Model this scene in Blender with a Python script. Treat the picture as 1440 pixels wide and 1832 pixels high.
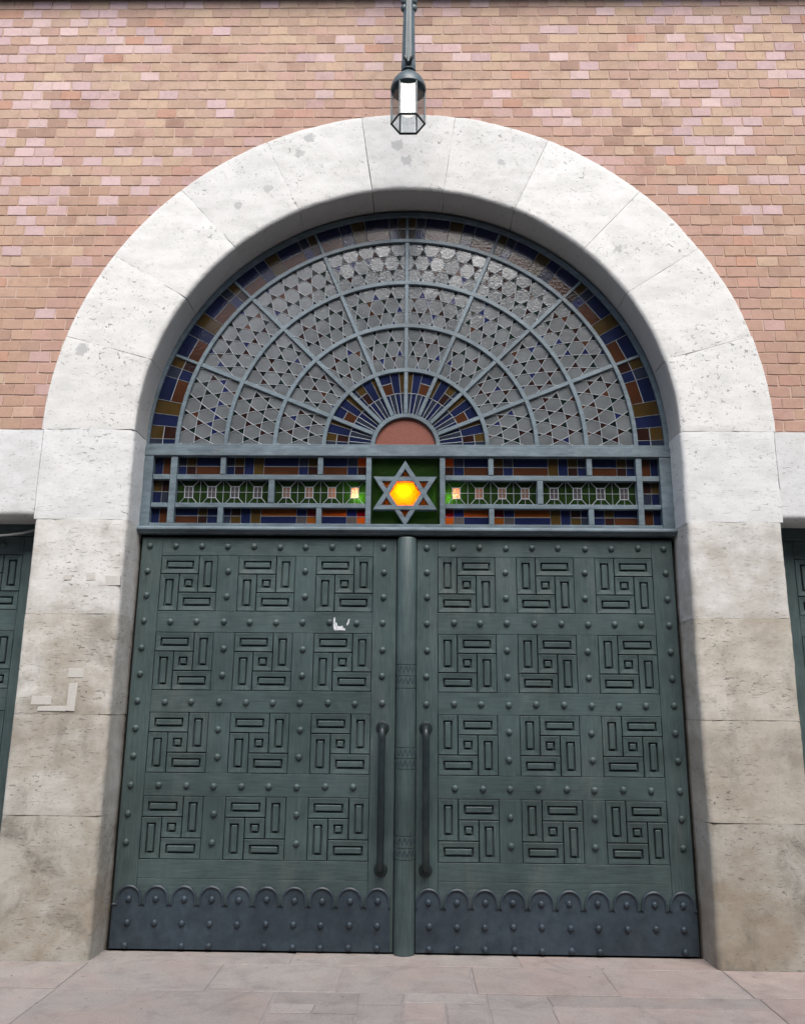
import bpy, bmesh, math, random
from mathutils import Vector, Matrix, noise
random.seed(7)
scene = bpy.context.scene
for o in list(bpy.data.objects): bpy.data.objects.remove(o)
R = math.radians
PI = math.pi

# ------------------------------------------------------------------ camera
cam_d = bpy.data.cameras.new('camera')
cam = bpy.data.objects.new('camera', cam_d)
scene.collection.objects.link(cam)
cam_d.sensor_fit = 'HORIZONTAL'; cam_d.sensor_width = 36.0
cam_d.lens = 1500 / 1440 * 36.0
cam_d.clip_start = 0.05; cam_d.clip_end = 2000
def cam_axes(yaw, pitch, roll):
    f = Vector((math.sin(yaw)*math.cos(pitch), math.cos(yaw)*math.cos(pitch), math.sin(pitch)))
    r = Vector((math.cos(yaw), -math.sin(yaw), 0)); u = r.cross(f)
    return math.cos(roll)*r + math.sin(roll)*u, f, -math.sin(roll)*r + math.cos(roll)*u
cr, cf, cu = cam_axes(-0.0175, 0.2358, 0.0093)
CAM = Vector((0.0807, -6.0794, 1.555))
m = Matrix((cr, cu, -cf)).transposed().to_4x4(); m.translation = CAM
cam.matrix_world = m
scene.camera = cam
scene.render.resolution_x = 804; scene.render.resolution_y = 1024

# ------------------------------------------------------------------ sky, sun, exposure
SUN_EL, SUN_AZ = R(52), R(10)          # azimuth measured from straight in front of the wall, to the right
world = bpy.data.worlds.new('World'); scene.world = world; world.use_nodes = True
wn = world.node_tree.nodes; wl = world.node_tree.links
bg = wn['Background']
sky = wn.new('ShaderNodeTexSky'); sky.sky_type = 'NISHITA'; sky.sun_disc = False
sky.sun_elevation = SUN_EL; sky.sun_rotation = PI - SUN_AZ
sky.air_density = 1.0; sky.dust_density = 3.0; sky.ozone_density = 1.0
wl.new(sky.outputs[0], bg.inputs[0]); bg.inputs[1].default_value = 0.10
sun_d = bpy.data.lights.new('sun', 'SUN'); sun_d.energy = 1.5; sun_d.angle = R(40); sun_d.color = (1.0, 0.985, 0.965)
sun = bpy.data.objects.new('sun', sun_d); scene.collection.objects.link(sun)
sdir = Vector((math.sin(SUN_AZ)*math.cos(SUN_EL), -math.cos(SUN_AZ)*math.cos(SUN_EL), math.sin(SUN_EL)))
sun.rotation_euler = (-sdir).to_track_quat('-Z', 'Y').to_euler(); sun.location = sdir*30
vs = scene.view_settings
vs.view_transform = 'Standard'; vs.look = 'None'; vs.gamma = 1; vs.use_curve_mapping = False
vs.exposure = 1.3

# ------------------------------------------------------------------ helpers
COL = scene.collection
def link(o, parent=None):
    COL.objects.link(o)
    if parent is not None: o.parent = parent
    return o
def mk(name, verts, faces, mat, parent=None, smooth=False, mats=None, fmat=None):
    me = bpy.data.meshes.new(name); me.from_pydata([tuple(v) for v in verts], [], faces)
    for mm in (mats or [mat]): me.materials.append(mm)
    if fmat: me.polygons.foreach_set('material_index', fmat)
    me.validate(); me.update()
    if smooth:
        me.polygons.foreach_set('use_smooth', [True]*len(me.polygons)); me.set_sharp_from_angle(angle=R(38))
    return link(bpy.data.objects.new(name, me), parent)
def inst(src, parent, loc=(0,0,0), rot=None, name=None):
    o = src.copy(); link(o, parent); o.location = loc
    if rot: o.rotation_euler = rot
    return o
def tag(o, label, cat, group=None):
    o['label'] = label; o['category'] = cat; o['kind'] = 'thing'
    if group: o['group'] = group
    return o
def root(name, label, cat, loc=(0,0,0), group=None):
    o = bpy.data.objects.new(name, None); o.empty_display_size = 0.1; link(o); o.location = loc
    return tag(o, label, cat, group)
def struct(o): o['kind'] = 'structure'; return o
def lin(c):
    f = lambda v: v/12.92 if v <= 0.04045 else ((v+0.055)/1.055)**2.4
    return tuple(f(v/255.0) for v in c)

class MB:
    """collects geometry of ONE part"""
    def __init__(s): s.v = []; s.f = []; s.m = []
    def add(s, verts, faces, mi=0):
        b = len(s.v); s.v += [tuple(v) for v in verts]; s.f += [[i+b for i in f] for f in faces]; s.m += [mi]*len(faces)
    def build(s, name, mat, parent=None, smooth=False, mats=None):
        return mk(name, s.v, s.f, mat, parent, smooth, mats, s.m if mats else None)
def inset(poly, d):
    """inset a convex polygon (list of (a,b)) by d"""
    n = len(poly); area = sum(poly[i][0]*poly[(i+1)%n][1]-poly[(i+1)%n][0]*poly[i][1] for i in range(n))
    sg = 1 if area > 0 else -1; L = []
    for i in range(n):
        ax, ay = poly[i]; bx, by = poly[(i+1)%n]; dx, dy = bx-ax, by-ay; l = math.hypot(dx, dy) or 1e-9
        nx, ny = -dy/l*sg, dx/l*sg; L.append((ax+nx*d, ay+ny*d, dx/l, dy/l))
    out = []
    for i in range(n):
        x1, y1, dx1, dy1 = L[i-1]; x2, y2, dx2, dy2 = L[i]; den = dx1*dy2-dy1*dx2
        if abs(den) < 1e-6: out.append((x2, y2)); continue
        t = ((x2-x1)*dy2-(y2-y1)*dx2)/den; out.append((x1+dx1*t, y1+dy1*t))
    return out
def slab_geo(poly, yf, yb, c=0.0, tilt=(0, 0)):
    """prism of an XZ polygon, front at yf (towards the street = -Y), chamfered front edge"""
    n = len(poly); area = sum(poly[i][0]*poly[(i+1)%n][1]-poly[(i+1)%n][0]*poly[i][1] for i in range(n))
    if area < 0: poly = poly[::-1]
    cx = sum(p[0] for p in poly)/n; cz = sum(p[1] for p in poly)/n
    T = lambda x, z: tilt[0]*(x-cx)+tilt[1]*(z-cz)
    rings = []
    if c > 0:
        ins = inset(poly, c)
        rings.append([(x, yf+T(x, z), z) for x, z in ins]); rings.append([(x, yf+c+T(x, z), z) for x, z in poly])
    else: rings.append([(x, yf+T(x, z), z) for x, z in poly])
    rings.append([(x, yb, z) for x, z in poly])
    v = [p for r in rings for p in r]; f = [list(range(n))]
    for k in range(len(rings)-1):
        for i in range(n):
            j = (i+1) % n; f.append([k*n+i, (k+1)*n+i, (k+1)*n+j, k*n+j])
    f.append(list(range((len(rings)-1)*n, len(rings)*n))[::-1])
    return v, f
def slab(name, poly, yf, yb, mat, parent=None, c=0.0, tilt=(0, 0)):
    v, f = slab_geo(poly, yf, yb, c, tilt); return mk(name, v, f, mat, parent)
def rect(x0, x1, z0, z1):
    if x0 > x1: x0, x1 = x1, x0
    return [(x0, z0), (x1, z0), (x1, z1), (x0, z1)]
def tube_geo(path, r, seg=8, closed=False, radii=None):
    path = [Vector(p) for p in path]; n = len(path); v = []; f = []; up = None
    for i, p in enumerate(path):
        a = path[i-1] if (i > 0 or closed) else p; b = path[(i+1) % n] if (i < n-1 or closed) else p
        t = (b-a).normalized()
        if up is None: up = Vector((0, 0, 1)) if abs(t.z) < .9 else Vector((0, 1, 0))
        s = t.cross(up).normalized(); w = s.cross(t).normalized(); up = w
        rr = radii[i] if radii else r
        for k in range(seg):
            a_ = 2*PI*k/seg; v.append(p+s*rr*math.cos(a_)+w*rr*math.sin(a_))
    for i in range(n if closed else n-1):
        for k in range(seg):
            k2 = (k+1) % seg; i2 = (i+1) % n
            f.append([i*seg+k, i*seg+k2, i2*seg+k2, i2*seg+k])
    if not closed: f.append(list(range(seg))[::-1]); f.append([(n-1)*seg+k for k in range(seg)])
    return v, f
def lathe_geo(prof, seg=16, axis='Z', c=(0, 0, 0)):
    """prof: (radius, height). axis Z: height along +Z; axis Y: height towards -Y"""
    v = []; f = []
    for r, h in prof:
        for k in range(seg):
            a = 2*PI*k/seg; x, y = r*math.cos(a), r*math.sin(a)
            v.append((c[0]+x, c[1]+y, c[2]+h) if axis == 'Z' else (c[0]+x, c[1]-h, c[2]+y))
    for i in range(len(prof)-1):
        for k in range(seg):
            k2 = (k+1) % seg; f.append([i*seg+k, i*seg+k2, (i+1)*seg+k2, (i+1)*seg+k])
    f.append([(len(prof)-1)*seg+k for k in range(seg)])
    if prof[0][0] > 1e-6: f.append(list(range(seg))[::-1])
    return v, f

# ------------------------------------------------------------------ materials
class NT:
    def __init__(s, name):
        s.mat = bpy.data.materials.new(name); s.mat.use_nodes = True
        s.t = s.mat.node_tree; s.n = s.t.nodes; s.b = s.n['Principled BSDF']; s.out = s.n['Material Output']
        s.co = None
    def l(s, a, b): s.t.links.new(a, b)
    def node(s, ty, **kw):
        n = s.n.new(ty)
        for k, v in kw.items(): setattr(n, k, v)
        return n
    def coord(s, scale=(1, 1, 1), kind='Object', rot=(0, 0, 0), loc=None):
        tc = s.co or s.node('ShaderNodeTexCoord'); s.co = tc
        mp = s.node('ShaderNodeMapping'); mp.inputs['Scale'].default_value = scale; mp.inputs['Rotation'].default_value = rot
        if loc: mp.inputs['Location'].default_value = loc
        s.l(tc.outputs[kind], mp.inputs[0]); return mp.outputs[0]
    def world(s, scale=(1, 1, 1)):
        g = s.node('ShaderNodeNewGeometry'); mp = s.node('ShaderNodeMapping'); mp.inputs['Scale'].default_value = scale
        s.l(g.outputs['Position'], mp.inputs[0]); return mp.outputs[0]
    def noise(s, vec, scale, detail=4, rough=.55, dist=0.0):
        n = s.node('ShaderNodeTexNoise'); n.inputs['Scale'].default_value = scale; n.inputs['Detail'].default_value = detail
        n.inputs['Roughness'].default_value = rough; n.inputs['Distortion'].default_value = dist
        s.l(vec, n.inputs['Vector']); return n.outputs['Fac']
    def ramp(s, fac, stops):
        r = s.node('ShaderNodeValToRGB'); e = r.color_ramp.elements
        while len(e) < len(stops): e.new(0.5)
        for el, (p, c) in zip(e, stops): el.position = p; el.color = c if len(c) == 4 else (*c, 1)
        s.l(fac, r.inputs[0]); return r.outputs[0]
    def mask(s, fac, a, b):
        r = s.node('ShaderNodeMapRange'); r.inputs['From Min'].default_value = a; r.inputs['From Max'].default_value = b
        r.interpolation_type = 'SMOOTHSTEP'; s.l(fac, r.inputs['Value']); return r.outputs[0]
    def math(s, op, a, b=None):
        n = s.node('ShaderNodeMath', operation=op)
        for i, x in enumerate((a, b)):
            if x is None: continue
            if isinstance(x, (int, float)): n.inputs[i].default_value = x
            else: s.l(x, n.inputs[i])
        return n.outputs[0]
    def mix(s, fac, a, b, blend='MIX'):
        n = s.node('ShaderNodeMix', data_type='RGBA', blend_type=blend)
        if isinstance(fac, (int, float)): n.inputs[0].default_value = fac
        else: s.l(fac, n.inputs[0])
        for i, x in ((6, a), (7, b)):
            if isinstance(x, tuple): n.inputs[i].default_value = x if len(x) == 4 else (*x, 1)
            else: s.l(x, n.inputs[i])
        return n.outputs[2]
    def bump(s, h, strength=.3, dist=.005, prev=None):
        b = s.node('ShaderNodeBump'); b.inputs['Strength'].default_value = strength; b.inputs['Distance'].default_value = dist
        s.l(h, b.inputs['Height'])
        if prev is not None: s.l(prev, b.inputs['Normal'])
        return b.outputs[0]
    def done(s, color=None, rough=.6, normal=None, spec=.4, metal=0):
        if color is not None:
            if isinstance(color, tuple): s.b.inputs['Base Color'].default_value = (*color[:3], 1)
            else: s.l(color, s.b.inputs['Base Color'])
        if isinstance(rough, (int, float)): s.b.inputs['Roughness'].default_value = rough
        else: s.l(rough, s.b.inputs['Roughness'])
        s.b.inputs['Specular IOR Level'].default_value = spec; s.b.inputs['Metallic'].default_value = metal
        if normal is not None: s.l(normal, s.b.inputs['Normal'])
        return s.mat
def objcolor(n):
    oi = n.node('ShaderNodeObjectInfo'); return oi.outputs['Color'], oi.outputs['Alpha'], oi.outputs['Random']

def stone_mat(name, pit_scale, pit_rot=(0, 0, 0), dabs=(), crust_shade=.12):
    n = NT(name); col, grime, rnd = objcolor(n)
    w = n.world()
    broad = n.noise(w, 1.5, 6, .62, .4); mid = n.noise(n.world((1, 1, 2.2)), 4.5, 6, .65)
    c = n.mix(n.mask(mid, .35, .7), col, n.mix(1.0, col, (.87, .875, .865), 'MULTIPLY'))
    # tan grime in patches, by how dirty the block is
    gm = n.math('MULTIPLY', n.mask(n.math('ADD', broad, n.math('MULTIPLY', mid, .35)), .52, .86), grime)
    c = n.mix(gm, c, (.36, .31, .24))
    gm2 = n.math('MULTIPLY', n.mask(n.noise(n.world((1, 1, .8)), 3.1, 8, .7, .5), .48, .68), n.math('MULTIPLY', grime, n.math('MULTIPLY', grime, .75)))
    c = n.mix(gm2, c, (.19, .175, .145))
    # pores
    pv = n.node('ShaderNodeMapping'); pv.inputs['Scale'].default_value = pit_scale; pv.inputs['Rotation'].default_value = pit_rot
    n.l(w, pv.inputs[0])
    pores = n.noise(pv.outputs[0], 1.0, 3, .6, .6)
    clus = n.mask(n.noise(n.world((1, 1, 1.8)), 2.6, 3, .5), .40, .66)
    pm = n.math('MULTIPLY', n.mask(pores, .605, .655), clus)
    pv2 = n.node('ShaderNodeMapping'); pv2.inputs['Scale'].default_value = tuple(x*2.1 for x in pit_scale); n.l(w, pv2.inputs[0])
    pm2 = n.math('MULTIPLY', n.mask(n.noise(pv2.outputs[0], 1.0, 2, .5, .4), .65, .70), .55)
    pmx = n.math('MAXIMUM', pm, pm2)
    c = n.mix(n.math('MULTIPLY', pmx, .8), c, n.mix(.75, c, (.12, .115, .10)))
    dn = n.noise(w, 22, 4, .6)
    ca = n.node('ShaderNodeAttribute', attribute_name='crust_shade')  # inner faces darkened: part sooty crust, part soffit shade put into the colour
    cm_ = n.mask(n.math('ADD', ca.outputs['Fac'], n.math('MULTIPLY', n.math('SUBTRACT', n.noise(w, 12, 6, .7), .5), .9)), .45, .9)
    c = n.mix(n.math('MULTIPLY', cm_, crust_shade), c, n.mix(mid, (.20, .19, .175), (.34, .33, .31)))
    for (px, pz, rr) in dabs:
        vd = n.node('ShaderNodeVectorMath', operation='DISTANCE'); n.l(w, vd.inputs[0]); vd.inputs[1].default_value = (px, -.265, pz)
        dm = n.math('ADD', vd.outputs['Value'], n.math('MULTIPLY', n.math('SUBTRACT', dn, .5), rr*3.0))
        c = n.mix(n.mask(dm, rr*1.15, rr*.75), c, (.47, .475, .465))
    fine = n.noise(w, 95, 5, .7)
    c = n.mix(.18, c, n.ramp(fine, [(.3, (.6, .6, .58)), (.7, (1, 1, 1))]), 'MULTIPLY')
    nb = n.bump(n.math('SUBTRACT', n.math('MULTIPLY', fine, .35), pmx), .55, .006)
    nb = n.bump(mid, .12, .02, nb)
    return n.done(c, .85, nb, .25)
M = {}
M['stone_pier'] = stone_mat('travertine_bedded', (19, 19, 64))
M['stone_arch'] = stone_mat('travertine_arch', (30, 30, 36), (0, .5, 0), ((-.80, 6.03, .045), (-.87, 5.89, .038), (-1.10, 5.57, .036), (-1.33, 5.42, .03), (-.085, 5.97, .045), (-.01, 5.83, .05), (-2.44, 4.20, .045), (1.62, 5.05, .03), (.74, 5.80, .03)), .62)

def brick_mat(name, attr):
    n = NT(name)
    if attr: a = n.node('ShaderNodeAttribute', attribute_name='tint'); col = a.outputs['Color']
    else: col, _, _ = objcolor(n)
    w = n.world()
    mid = n.noise(w, 9, 6, .65); fine = n.noise(w, 60, 5, .7)
    c = n.mix(.5, col, n.ramp(mid, [(.25, (.74, .72, .70)), (.5, (1, 1, 1)), (.75, (1.12, 1.06, 1.04))]), 'MULTIPLY')
    c = n.mix(.35, c, n.ramp(fine, [(.3, (.72, .70, .69)), (.65, (1.05, 1.05, 1.05))]), 'MULTIPLY')
    # lime bloom and old paint rings
    bl = n.math('MULTIPLY', n.mask(n.noise(w, 7, 7, .75, .8), .60, .72), n.mask(n.noise(w, .55, 2, .5), .48, .66))
    c = n.mix(n.math('MULTIPLY', bl, .55), c, (.62, .52, .47))
    stn = n.math('MULTIPLY', n.mask(n.noise(w, 3.2, 6, .7, .6), .52, .68), .42)
    c = n.mix(stn, c, n.mix(1.0, c, (.72, .64, .62), 'MULTIPLY'))
    pt = n.mask(n.noise(w, 26, 2, .5), .73, .78)
    c = n.mix(n.math('MULTIPLY', pt, .6), c, (.16, .11, .09))
    nb = n.bump(fine, .35, .004); nb = n.bump(mid, .25, .008, nb)
    return n.done(c, .88, nb, .2)
M['brick'] = brick_mat('brick_clay', False); M['brick_f'] = brick_mat('brick_clay_field', True)
n = NT('lime_mortar'); w = n.world(); fi = n.noise(w, 70, 5, .7); br = n.noise(w, 2.2, 4)
M['mortar'] = n.done(n.mix(n.mask(br, .4, .65), (.45, .315, .245), (.54, .40, .33)), .95, n.bump(fi, .6, .006), .1)

def paint_mat(name, base, rough=.42, wear=.5, grain=(5, 5, 90), dustk=.20):
    n = NT(name); co = n.world()
    big = n.noise(co, 1.7, 5, .6); mid = n.noise(co, 11, 5, .65)
    gr = n.noise(n.world(grain), 1.0, 5, .7)
    lo = tuple(x*.80 for x in base); hi = tuple(x*1.22 for x in base)
    c = n.mix(n.mask(big, .32, .68), lo, hi)
    c = n.mix(.5, c, n.ramp(mid, [(.3, (.84, .84, .84)), (.7, (1.12, 1.12, 1.12))]), 'MULTIPLY')
    chips = n.math('MULTIPLY', n.mask(n.noise(n.world((6, 6, 60)), 1.0, 6, .8, .6), .66, .73), n.mask(n.noise(co, 1.6, 2), .44, .62))
    dust = n.mask(n.noise(n.world((2.2, 2.2, .7)), 1.6, 7, .7, .5), .50, .74)
    c = n.mix(n.math('MULTIPLY', dust, dustk), c, (.20, .205, .195))
    rub = n.mask(n.noise(n.world((1, 1, 1)), 4.2, 8, .78, .8), .56, .70)
    c = n.mix(n.math('MULTIPLY', rub, .45), c, tuple(x*.55 for x in base))
    c = n.mix(n.math('MULTIPLY', chips, wear), c, (.30, .32, .31))
    c = n.mix(.85, c, n.ramp(gr, [(.3, (.62, .64, .66)), (.5, (1, 1, 1)), (.7, (1.4, 1.36, 1.32))]), 'MULTIPLY')
    r = n.math('ADD', n.math('MULTIPLY', mid, .22), rough-.1)
    nb = n.bump(gr, .3, .003); nb = n.bump(n.noise(co, 140, 3), .08, .002, nb); nb = n.bump(mid, .06, .01, nb)
    return n.done(c, r, nb, .42)
GREEN = (.058, .086, .086)
M['door'] = paint_mat('door_paint', GREEN)
M['door_v'] = paint_mat('door_paint_upright', GREEN, grain=(90, 90, 5))
M['frame'] = paint_mat('frame_paint', (.115, .155, .180), .45, .3, (8, 8, 30))
M['plate'] = paint_mat('kick_plate_paint', (.033, .049, .064), .42, .25, (12, 12, 12), .07)
M['iron'] = paint_mat('dark_iron', (.014, .022, .024), .38, .1, (20, 20, 20))
M['lampmetal'] = paint_mat('lantern_metal', (.075, .105, .115), .40, .4, (20, 20, 20))
M['dark'] = NT('gap_shade_black').done((.012, .012, .012), .9)  # black that paints the door gaps as dark as deep shade
n = NT('grey_cable'); M['cable'] = n.done((.32, .33, .32), .5)
n = NT('lead_came'); M['came'] = n.done((.46, .49, .51), .40, n.bump(n.noise(n.world(), 90, 3), .2, .002), .6, .35)

def glass_mat(name, col, trans=.45, rough=.12, bump=.3, bscale=55, spec=.2, sheet=.38, ior=1.34):
    """cathedral glass: part of the light is scattered through it, the rest mirrored by its hammered face"""
    n = NT(name); co = n.world(); _, _, rnd = objcolor(n)
    big = n.noise(co, 5.0, 3); c0 = tuple(x*sheet for x in col)
    c = n.mix(n.mask(big, .3, .7), tuple(x*.8 for x in c0), tuple(min(1, x*1.2) for x in c0))
    h = n.noise(co, bscale, 2, .5, .3); nb = n.bump(h, bump, .0035)
    n.done(c, rough, nb, spec)
    tr = n.node('ShaderNodeBsdfTranslucent'); tr.inputs['Color'].default_value = (*col, 1); n.l(nb, tr.inputs['Normal'])
    mx = n.node('ShaderNodeMixShader'); mx.inputs[0].default_value = trans
    n.l(n.b.outputs[0], mx.inputs[1]); n.l(tr.outputs[0], mx.inputs[2]); n.l(mx.outputs[0], n.out.inputs[0])
    # keep the mirror layer above both
    gl = n.node('ShaderNodeBsdfGlossy'); gl.inputs['Roughness'].default_value = rough; n.l(nb, gl.inputs['Normal'])
    fr = n.node('ShaderNodeFresnel'); fr.inputs['IOR'].default_value = ior; n.l(nb, fr.inputs['Normal'])
    mx2 = n.node('ShaderNodeMixShader'); n.l(fr.outputs[0], mx2.inputs[0]); n.l(mx.outputs[0], mx2.inputs[1]); n.l(gl.outputs[0], mx2.inputs[2])
    n.l(mx2.outputs[0], n.out.inputs[0]); return n.mat
G = dict(
    white=glass_mat('glass_clear', (.34, .37, .385), .25, .10, .42, 62, sheet=.46, ior=1.62),
    navy=glass_mat('glass_navy', (.045, .065, .21)), slate=glass_mat('glass_slate', (.10, .125, .20)),
    ochre=glass_mat('glass_ochre', (.23, .145, .045)), brown=glass_mat('glass_brown', (.25, .095, .045)),
    dbrown=glass_mat('glass_maroon', (.10, .045, .038), ior=1.33, spec=.15), orange=glass_mat('glass_orange', (.62, .20, .035)),
    amber=glass_mat('glass_amber', (.95, .33, .02), .7, .2), green=glass_mat('glass_green', (.055, .12, .03), .5, .12, .6, 70),
    dgreen=glass_mat('glass_dark_green', (.028, .06, .045), ior=1.3, spec=.15), red=glass_mat('glass_red', (.30, .02, .03)),
    blue=glass_mat('glass_blue', (.06, .08, .30)), pink=glass_mat('glass_pinkish', (.55, .36, .28), .5),
    smoke=glass_mat('glass_smoke', (.025, .033, .031), ior=1.3, spec=.15),
    tip=glass_mat('glass_tip', (.44, .21, .035), .35),
    grey=glass_mat('glass_grey', (.24, .22, .23)))
n = NT('sunburst_red'); M['sunburst'] = n.done(n.mix(n.noise(n.world(), 60, 5, .8), (.12, .035, .022), (.28, .10, .07)), .6, n.bump(n.noise(n.world(), 220, 2), .5, .003), .3)
def paving_mat():
    n = NT('paving_stone'); col, gr, rnd = objcolor(n); w = n.world()
    mid = n.noise(w, 5, 7, .68, .5); fine = n.noise(w, 80, 5, .72); lay = n.noise(n.world((3, 14, 3)), 1.0, 6, .7, .8)
    c = n.mix(.75, col, n.ramp(mid, [(.25, (.66, .64, .64)), (.5, (1, 1, 1)), (.75, (1.2, 1.17, 1.16))]), 'MULTIPLY')
    pk = n.mask(n.noise(w, 1.7, 5, .6, .4), .42, .66)
    c = n.mix(n.math('MULTIPLY', pk, .40), c, (.44, .325, .285))
    gum = n.mask(n.noise(w, 17, 2, .5, .3), .71, .74)
    c = n.mix(n.math('MULTIPLY', gum, .55), c, (.10, .09, .085))
    dirt = n.mask(n.noise(w, 2.9, 8, .75, .7), .52, .70)
    c = n.mix(n.math('MULTIPLY', dirt, .35), c, (.15, .135, .125))
    c = n.mix(.55, c, n.ramp(fine, [(.3, (.60, .59, .59)), (.68, (1.06, 1.06, 1.06))]), 'MULTIPLY')
    c = n.mix(n.math('MULTIPLY', n.mask(lay, .66, .76), .6), c, (.12, .09, .085))
    nb = n.bump(fine, .4, .004); nb = n.bump(mid, .35, .012, nb); nb = n.bump(lay, .3, .01, nb)
    return n.done(c, .8, nb, .3)
M['paving'] = paving_mat()
n = NT('dusty_ground'); M['ground'] = n.done(n.mix(n.noise(n.world(), 3, 6, .7), (.045, .045, .046), (.065, .064, .063)), .95, n.bump(n.noise(n.world(), 60, 4), .4, .005), .2)

# ------------------------------------------------------------------ ground and paving
YF = -0.265           # street face of the stone
HW = 1.985            # half width of the gateway
ZC = 3.567            # springing of the stone arch
gv = [(-300, -300, -.045), (300, -300, -.045), (300, 300, -.045), (-300, 300, -.045)]
struct(mk('ground', gv, [[0, 1, 2, 3]], M['ground']))
pav = struct(bpy.data.objects.new('pavement', None)); link(pav)
def paving_slab(x0, x1, y0, y1, tone=0, h=0.0, jig=.016):
    g = .006; rj = lambda: random.uniform(-jig, jig)*.5
    P = [(x0+g+rj(), y0+g+rj()), (x1-g+rj(), y0+g+rj()), (x1-g+rj(), y1-g+rj()), (x0+g+rj(), y1-g+rj())]
    I = inset(P, .004); dz = h+random.uniform(-.002, .002)
    v = [(x, y, dz) for x, y in I]+[(x, y, dz-.003) for x, y in P]+[(x, y, -.04) for x, y in P]
    f = [[0, 1, 2, 3]]+[[k*4+i, (k+1)*4+i, (k+1)*4+(i+1) % 4, k*4+(i+1) % 4] for k in (0, 1) for i in range(4)]
    o = mk('paving_slab', v, f, M['paving'], pav)
    base = [(.375, .340, .312), (.40, .345, .315), (.355, .325, .30), (.41, .338, .305), (.39, .355, .325)][tone]
    k = random.uniform(.92, 1.08); o.color = (base[0]*k, base[1]*k, base[2]*k, 1); return o
n = NT('joint_mortar'); M['joint'] = n.done(n.mix(n.noise(n.world(), 9, 6, .7), (.24, .215, .20), (.44, .40, .375)), .95, n.bump(n.noise(n.world(), 90, 4), .6, .004), .1)
mk('joint_filling', [(-5.2, -4.6, -.0055), (5.2, -4.6, -.0055), (5.2, .02, -.0055), (-5.2, .02, -.0055)], [[0, 1, 2, 3]], M['joint'], pav)
for x0, x1, t in ((-2.02, -.712, 0), (-.712, .748, 4), (.748, 2.02, 1)): paving_slab(x0, x1, -.262, .02, t)
r1 = [-5.2, -3.9, -2.9, -1.975, -1.12, -.367, .436, 1.256, 2.0, 2.95, 3.9, 5.2]
for i in range(len(r1)-1): paving_slab(r1[i], r1[i+1], -.79, -.262, [0, 2, 0, 2, 4, 0, 1, 1, 3, 1, 2][i])
for x0, x1, y0, y1, t in ((-5.2, -3.4, -1.55, -.79, 2), (-3.4, -1.97, -1.55, -.79, 0), (-1.97, -.705, -1.62, -.79, 0),
        (-.705, -.23, -.985, -.79, 2), (-.23, .02, -.985, -.79, 0), (.02, .49, -.94, -.79, 4), (.49, .83, -1.02, -.79, 2),
        (-.705, -.46, -1.14, -.985, 4), (-.46, -.23, -1.14, -.985, 2), (-.23, .02, -1.2, -.985, 2), (.02, .255, -1.2, -.94, 1), (.255, .49, -1.06, -.94, 0),
        (-.705, -.23, -1.62, -1.14, 0), (-.23, .02, -1.62, -1.2, 4), (.02, .255, -1.62, -1.2, 0), (.255, .49, -1.62, -1.06, 2), (.49, .83, -1.62, -1.02, 4),
        (.83, 2.03, -.98, -.79, 0), (.83, 2.03, -1.62, -.98, 1), (2.03, 3.4, -1.55, -.79, 3), (3.4, 5.2, -1.55, -.79, 2)):
    paving_slab(x0, x1, y0, y1, t)
for y1 in (-1.62, -2.35, -3.1, -3.9):
    x = -5.2+random.uniform(0, .4); xs = [-5.2]
    while x < 4.6: x += random.uniform(.8, 1.3); xs.append(x)
    for a, b in zip(xs, xs[1:]): paving_slab(a, b, y1-.72, y1, random.randrange(5))

# ------------------------------------------------------------------ stone surround
portal = root('stone_archway', 'pale weathered travertine arch and piers framing the green double gate', 'archway')
def swept_block(name, prof, t0, t1, steps, fmap, mat, amp=.004, seed=0, parent=portal, edge=.0018, crust_shade=6):
    """profile (a,y) swept along t; ends slightly drawn in so that joints read"""
    v = []; f = []; ts = [t0+(t1-t0)*i/steps for i in range(steps+1)]; np_ = len(prof)
    for i, t in enumerate(ts):
        endk = 1.0 if i in (0, steps) else 0.0
        for a, y in prof:
            p = Vector(fmap(a, y+endk*edge, t)); q = p*4.0+Vector((seed*7.3, seed*3.1, 0))
            d = noise.noise(q)*amp*1.2+noise.noise(q*4.3)*amp*.7+noise.noise(q*13)*amp*.35
            p += Vector((d*.8, -d, d*.5)); v.append(p)
    for i in range(steps):
        for j in range(np_-1):
            f.append([i*np_+j, (i+1)*np_+j, (i+1)*np_+j+1, i*np_+j+1])
    f.append(list(range(np_))); f.append([steps*np_+j for j in range(np_)][::-1])
    o = mk(name, v, f, mat, parent, True)
    at = o.data.attributes.new('crust_shade', 'FLOAT', 'POINT')
    for i in range(len(v)): at.data[i].value = (1.0 if i % np_ <= crust_shade else 0.0)
    return o
def arc_pts(cx, cy, r, a0, a1, k): return [(cx+r*math.cos(a0+(a1-a0)*i/k), cy+r*math.sin(a0+(a1-a0)*i/k)) for i in range(k+1)]
ER = .038   # rounding of the inner arris
def profile(inner, outer, outer_round, back_in=.14, back_out=.06, n=14):
    P = [(inner-.0, back_in), (inner, .02), (inner+.002, -.08), (inner+.006, YF+ER+.02)]
    P += arc_pts(inner+.008+ER, YF+ER, ER, PI, 1.5*PI, 6)
    a0 = inner+.008+ER
    P += [(a0+(outer-outer_round-a0)*i/n, YF) for i in range(1, n)]
    if outer_round > 0: P += arc_pts(outer-outer_round, YF+outer_round, outer_round, 1.5*PI, 2*PI, 4)
    else: P += [(outer, YF)]
    P += [(outer, (YF+back_out)/2), (outer, back_out)]
    return P
arch_prof = profile(HW, 2.681, .006, n=16)
amap = lambda r, y, t: (r*math.cos(t), y, ZC+r*math.sin(t))
joints = [0, 16.3, 33.6, 49.0, 65.5, 82.0, 98.1, 115.2, 131.9, 163.9, 180]
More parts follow.
